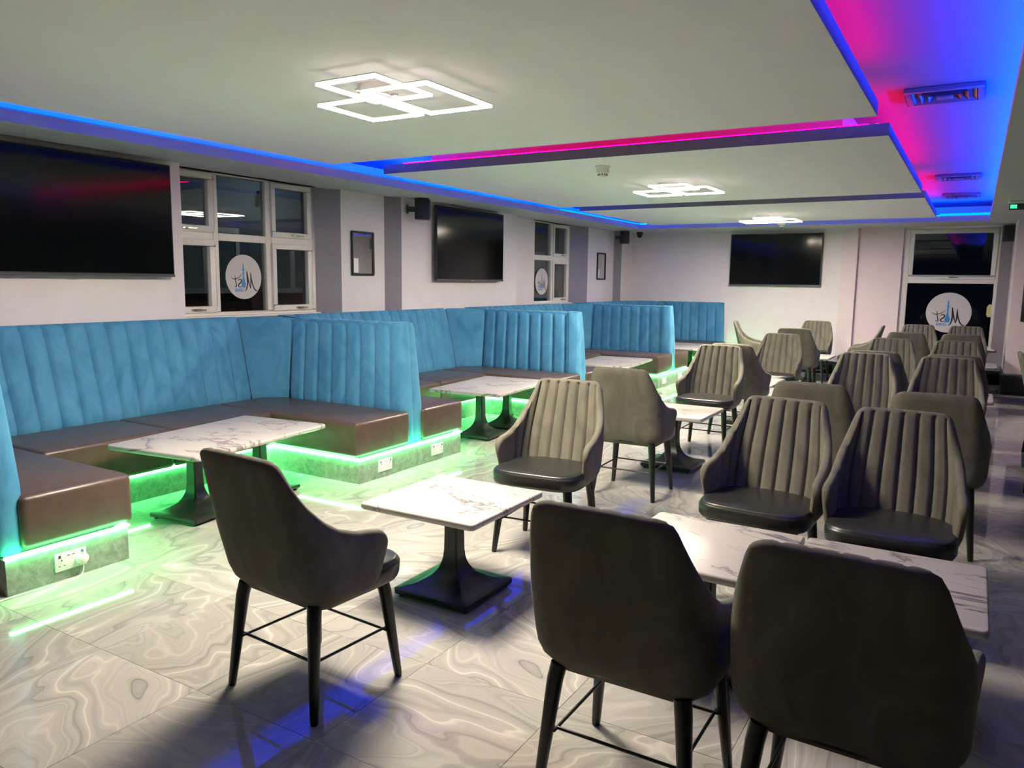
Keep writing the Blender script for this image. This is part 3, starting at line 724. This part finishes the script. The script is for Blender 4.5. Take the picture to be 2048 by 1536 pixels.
# ------------------------------------------------------------------ tub chair
def hump(x): return math.sqrt(max(0, 1-x*x))
def shell_mesh():
    A, RC, YBk, YFr = .280, .10, -.215, .125
    Lb = A-RC; La = RC*PI/2; Ls = YFr-(YBk+RC); LT = Lb+La+Ls
    tb, ta = Lb/LT, (Lb+La)/LT
    def base(t):                                   # t 0 (back centre) .. 1 (arm front), right-hand half
        s = t*LT
        if s < Lb: return (s, YBk)
        if s < Lb+La:
            a = (s-Lb)/RC; return (A-RC+RC*math.sin(a), YBk+RC-RC*math.cos(a))
        return (A, YBk+RC+(s-Lb-La))
    def hgt(t):                                    # height of the rim along the shell
        P = [(0, .960), (.30, .958), (.37, .953), (.405, .943), (.43, .920), (.46, .870), (.51, .795), (.57, .735), (.64, .692), (.73, .664), (.84, .652), (.92, .642), (.97, .615), (1, .575)]
        for (a, b_), (c, d) in zip(P, P[1:]):
            if t <= c: u = (t-a)/(c-a); return b_+(d-b_)*u
        return P[-1][1]
    def pos(t, z):
        sg = 1 if t >= 0 else -1; t = abs(t)
        x, y = base(t)
        # width: tucks in at the bottom, opens at arm height, narrows to the top
        k = 1.0
        if z < .49: k = .84+.16*math.sin(PI/2*min(1, max(0, (z-.385)/.105)))
        k2 = 1+.05*sstep(.45, .62, z)*sstep(ta-.1, 1, t)
        k3 = 1-.12*sstep(.60, .98, z)
        x = x*k*k2*k3
        wgt = 1-sstep(tb+.14, ta+.28, t)
        y = y*(k if y < 0 else 1)-(max(0, z-.45)*.265)*wgt - .02*sstep(.45, .6, z)*(1-wgt)*0
        # front of the arm slopes back towards the seat
        y -= max(0, .60-z)*.25*sstep(.8, 1, t)
        return Vector((sg*x, y, z))
    N, SUB = 10, 6; TG = .64
    ts = [-TG+2*TG*i/(N*SUB) for i in range(N*SUB+1)]
    side = [.70, .74, .78, .82, .86, .90, .93, .955, .975, .99, 1.0]
    ts = [-s for s in side[::-1]]+ts+side
    cols = []
    for t in ts:
        H = hgt(abs(t)); zb = .388
        if abs(t) > .9: zb = .388+.05*((abs(t)-.9)/.1)
        def inward(z):
            e = .012; p = pos(max(-1, t-e), z); q = pos(min(1, t+e), z); d = (q-p); d.z = 0; d.normalize()
            return Vector((-d.y, d.x, 0))
        fr = ((t+TG)/(2*TG)*N) % 1 if abs(t) < TG+1e-6 else .5
        if abs(abs(t)-TG) < 1e-6: fr = 0
        fold = math.sqrt(max(0, 1-(2*fr-1)**4))
        gr = (1-fold)
        if abs(t) > TG+1e-6: gr = 0
        endf = hump(max(0, (abs(t)-.90)/.1001)) if abs(t) > .90 else 1
        th = (.050-.018*sstep(.5, .95, H*0+.7))*endf
        th = max(th, .002)
        col = []
        NZ = 13
        for k in range(NZ+1):                      # outer face
            z = zb+(H-.018-zb)*(k/NZ)**.9 if k else zb
            p = pos(t, z)
            if k == 0: p = p+inward(z)*.02
            if endf < 1: p = p+inward(z)*(.021*(1-endf))
            col.append(p)
        ztop = H-.018; n_ = inward(ztop); p0 = pos(t, ztop)
        for a in (35, 70, 110, 145):               # rolled rim
            r = th/2; c = p0+n_*(.021*(1-endf) if endf < 1 else 0)+n_*r
            col.append(c-n_*(r*math.cos(R(a)))+Vector((0, 0, (.018-(.005*gr if a > 80 else 0))*math.sin(R(a)))))
        for k in range(NZ, -1, -1):                # channelled inner face
            z = zb+.02+(H-.018-zb-.02)*(k/NZ)**.9
            nn = inward(z); dep = sstep(0, .12, (z-.42))
            wd = th-(.016*gr) + .010*sstep(.95, .5, z)*0
            p = pos(t, z)+nn*((.021*(1-endf) if endf < 1 else 0)+wd)
            col.append(p)
        cols.append(col)
    k = len(cols[0]); vs = [tuple(p) for c in cols for p in c]; fs = []
    for i in range(len(cols)-1):
        for j in range(k):
            jj = (j+1) % k; fs.append((i*k+j, (i+1)*k+j, (i+1)*k+jj, i*k+jj))
    fs += [tuple(range(k)), tuple(range((len(cols))*k-1, (len(cols)-1)*k-1, -1))]
    return MB().add(vs, fs)
def seat_ring(w_, yf, yb, z, n=40):
    """rounded D outline: straightish front, round back"""
    out = []
    for i in range(n):
        a = 2*PI*i/n; c, s = math.cos(a), math.sin(a); e = 4.6 if s > 0 else 2.6
        rr = (abs(c)**e+abs(s)**e)**(-1/e)
        y = rr*s; cy = (yf+yb)/2
        out.append((rr*c*w_, cy+y*(yf-yb)/2, z))
    return out
shell = shell_mesh().mesh('shell', M['olive'], smooth=75)
rings = [seat_ring(.240, .232, -.175, .405), seat_ring(.256, .248, -.185, .410), seat_ring(.264, .260, -.19, .425), seat_ring(.266, .264, -.19, .470),
         seat_ring(.263, .261, -.189, .482), seat_ring(.259, .257, -.187, .485), seat_ring(.259, .257, -.187, .489), seat_ring(.250, .246, -.180, .496),
         seat_ring(.22, .21, -.15, .501), seat_ring(.12, .12, -.07, .504)]
seatm = MB().loft(rings).mesh('seat', M['leather_black'], smooth=60)
legms = []
for sx in (-1, 1):
    for sy in (-1, 1):
        legms.append(MB().tube([(sx*.192, sy*.165, .408), (sx*.2, sy*.175, .36), (sx*.232, sy*.212, .012), (sx*.233, sy*.213, 0)], [.026, .0255, .0155, .0135], 14).mesh('leg', M['legblack'], smooth=50))
def ringpt(sx, sy): k = (.408-.2)/.408; return (sx*(.192+.041*k), sy*(.165+.048*k), .2)
rp = []
for sx, sy in ((-1, -1), (1, -1), (1, 1), (-1, 1)):
    x, y, z = ringpt(sx, sy); c = .02
    rp += [(x-sx*0, y-sy*c, z), (x-sx*.006, y-sy*.006, z), (x-sx*c, y, z)] if sx*sy < 0 else [(x-sx*c, y, z), (x-sx*.006, y-sy*.006, z), (x, y-sy*c, z)]
ringm = MB().tube(rp, .0055, 8, closed=True).mesh('stretcher', M['legblack'], smooth=60)
basem = MB().loft([seat_ring(.17, .17, -.15, .396), seat_ring(.22, .21, -.175, .410)]).mesh('seat_base', M['black'], smooth=50)
chair0 = None
GC = 'grey velvet tub chairs around the small tables'
def chair(x, y, deg, label):
    """deg 0 : the sitter looks towards +Y, away from the camera"""
    global chair0
    if chair0 is None:
        chair0 = thing('tub_chair', label, 'chair', (x, y, 0), R(deg), GC)
        link('shell', shell, chair0); link('seat', seatm, chair0); link('seat_base', basem, chair0)
        for lm in legms: link('leg', lm, chair0)
        link('stretcher', ringm, chair0)
        return chair0
    return dup(chair0, (x, y, 0), R(deg), label, GC)
# left row
chair(-2.085, 2.04, -4, 'grey tub chair seen from behind at front left, alone before the booths')
chair(-2.055, 3.86, 185, 'ribbed grey tub chair facing the camera across the front centre table')
chair(-2.09, 5.28, 2, 'plain backed tub chair just right of the ribbed chair by the centre table')
chair(-2.08, 7.10, 180, 'ribbed tub chair facing the camera behind the second left row table')
chair(-2.02, 7.99, -3, 'dark backed tub chair standing back to back behind the second row ribbed chair')
chair(-1.97, 9.34, 178, 'ribbed tub chair facing the camera at the third left row table')
chair(-2.08, 11.30, 0, 'back view tub chair before the farthest left row table')
chair(-2.20, 13.12, 178, 'ribbed tub chair against the back wall behind the farthest left table')
chair(-2.93, 12.45, -80, 'tub chair turned sideways at the left end of the farthest left table')
chair(-1.46, 12.60, 92, 'tub chair in side profile right of the farthest left table, before pink wall')
# middle row
chair(-.80, 2.13, 0, 'large dark tub chair back in the foreground, middle bottom')
chair(-.83, 3.84, 176, 'ribbed tub chair facing the camera across the front pair of tables, left one')
chair(-.82, 5.25, 0, 'plain backed tub chair directly behind the left ribbed chair of the front pair')
chair(-.785, 7.10, 180, 'ribbed tub chair facing the camera, second in the middle row')
chair(-.75, 8.02, 0, 'back view tub chair hidden behind the second middle row ribbed chair')
chair(-.77, 9.35, 180, 'ribbed tub chair facing the camera, third in the middle row')
chair(-.72, 11.38, 0, 'brownish plain tub chair back below the round back window sign, left')
chair(-.71, 13.12, 180, 'ribbed tub chair under the back window, left of the pair')
# right row
chair(-.20, 2.12, -2, 'largest dark tub chair back at the bottom right corner')
chair(-.245, 3.78, 181, 'ribbed tub chair facing the camera across the front pair of tables, right one')
chair(-.14, 5.17, 0, 'plain backed tub chair directly behind the right ribbed chair of the front pair')
chair(-.15, 7.10, 180, 'ribbed tub chair facing the camera, second in the right row')
chair(-.12, 8.02, 0, 'back view tub chair hidden behind the second right row ribbed chair')
chair(-.14, 9.36, 178, 'ribbed tub chair facing the camera, third in the right row')
chair(-.11, 11.38, 0, 'plain tub chair back fourth in the right row, below the window')
chair(-.08, 13.05, 180, 'ribbed tub chair under the back window, right of the pair')
# chairs cut by the right edge
chair(.65, 6.66, 90, 'tub chair cut off by the right edge, only its black seat corner showing')
chair(.725, 8.42, -88, 'tub chair cut off by the right edge, only its green-grey shell edge showing')

# ------------------------------------------------------------------ outside, seen through the left windows
t = thing('neighbour_building', 'dark brick building with white framed windows outside the left windows', 'building')
part('wall', MB().box(-10.4, 2, -.5, -10.0, 22, 1.35), M['brick'], t)
part('upper_wall', MB().box(-10.4, 2, 1.35, -10.0, 22, 6), M['render'], t)
for y in (7.0, 8.75, 10.4, 13.6, 17.0, 19.5):
    wb = MB().box(-10.0, y, 1.30, -9.93, y+1.3, 1.38).box(-10.0, y, 2.22, -9.93, y+1.3, 2.30)
    for yy in (y, y+.62, y+1.23): wb.box(-10.0, yy, 1.38, -9.93, yy+.07, 2.22)
    wf = part('window', wb, M['upvc'], t)
    part('pane', MB().box(-9.99, y+.05, 1.38, -9.97, y+1.25, 2.22), M['dimwindow'], wf)
t = thing('street_lamp', 'small yellow lamp glowing outside in the dark beyond the back window', 'lamp', (.35, 24, 0))
part('post', MB().tube([(0, 0, -.3), (0, 0, .75)], .03, 8), M['black'], t)
part('lamp_head', MB().lathe([(.04, .75), (.07, .8), (.07, 1.0), (.03, 1.08)], n=12), M['streetlight'], t, smooth=40)

t = thing('added_lantern', 'added lantern on the neighbouring building, put in to light its front', 'lamp', (-9.93, 8.75, 2.9))  # made-up lantern, added so the building outside gets some light
part('bracket', MB().box(-.07, -.02, -.02, .12, .02, .02), M['black'], t)
part('added_lantern_glass', MB().lathe([(.03, -.16), (.06, -.14), (.06, -.04), (.03, -.02)], .12, 0, 12), M['streetlight'], t, smooth=40)
ld = bpy.data.lights.new('added_fill_light', 'POINT'); ld.energy = 16; ld.color = (.8, .9, 1); ld.shadow_soft_size = .08  # added point light brightening the building front
lo = bpy.data.objects.new('added_fill_light', ld); C.objects.link(lo); lo.parent = t; lo.location = (.9, 0, .1)
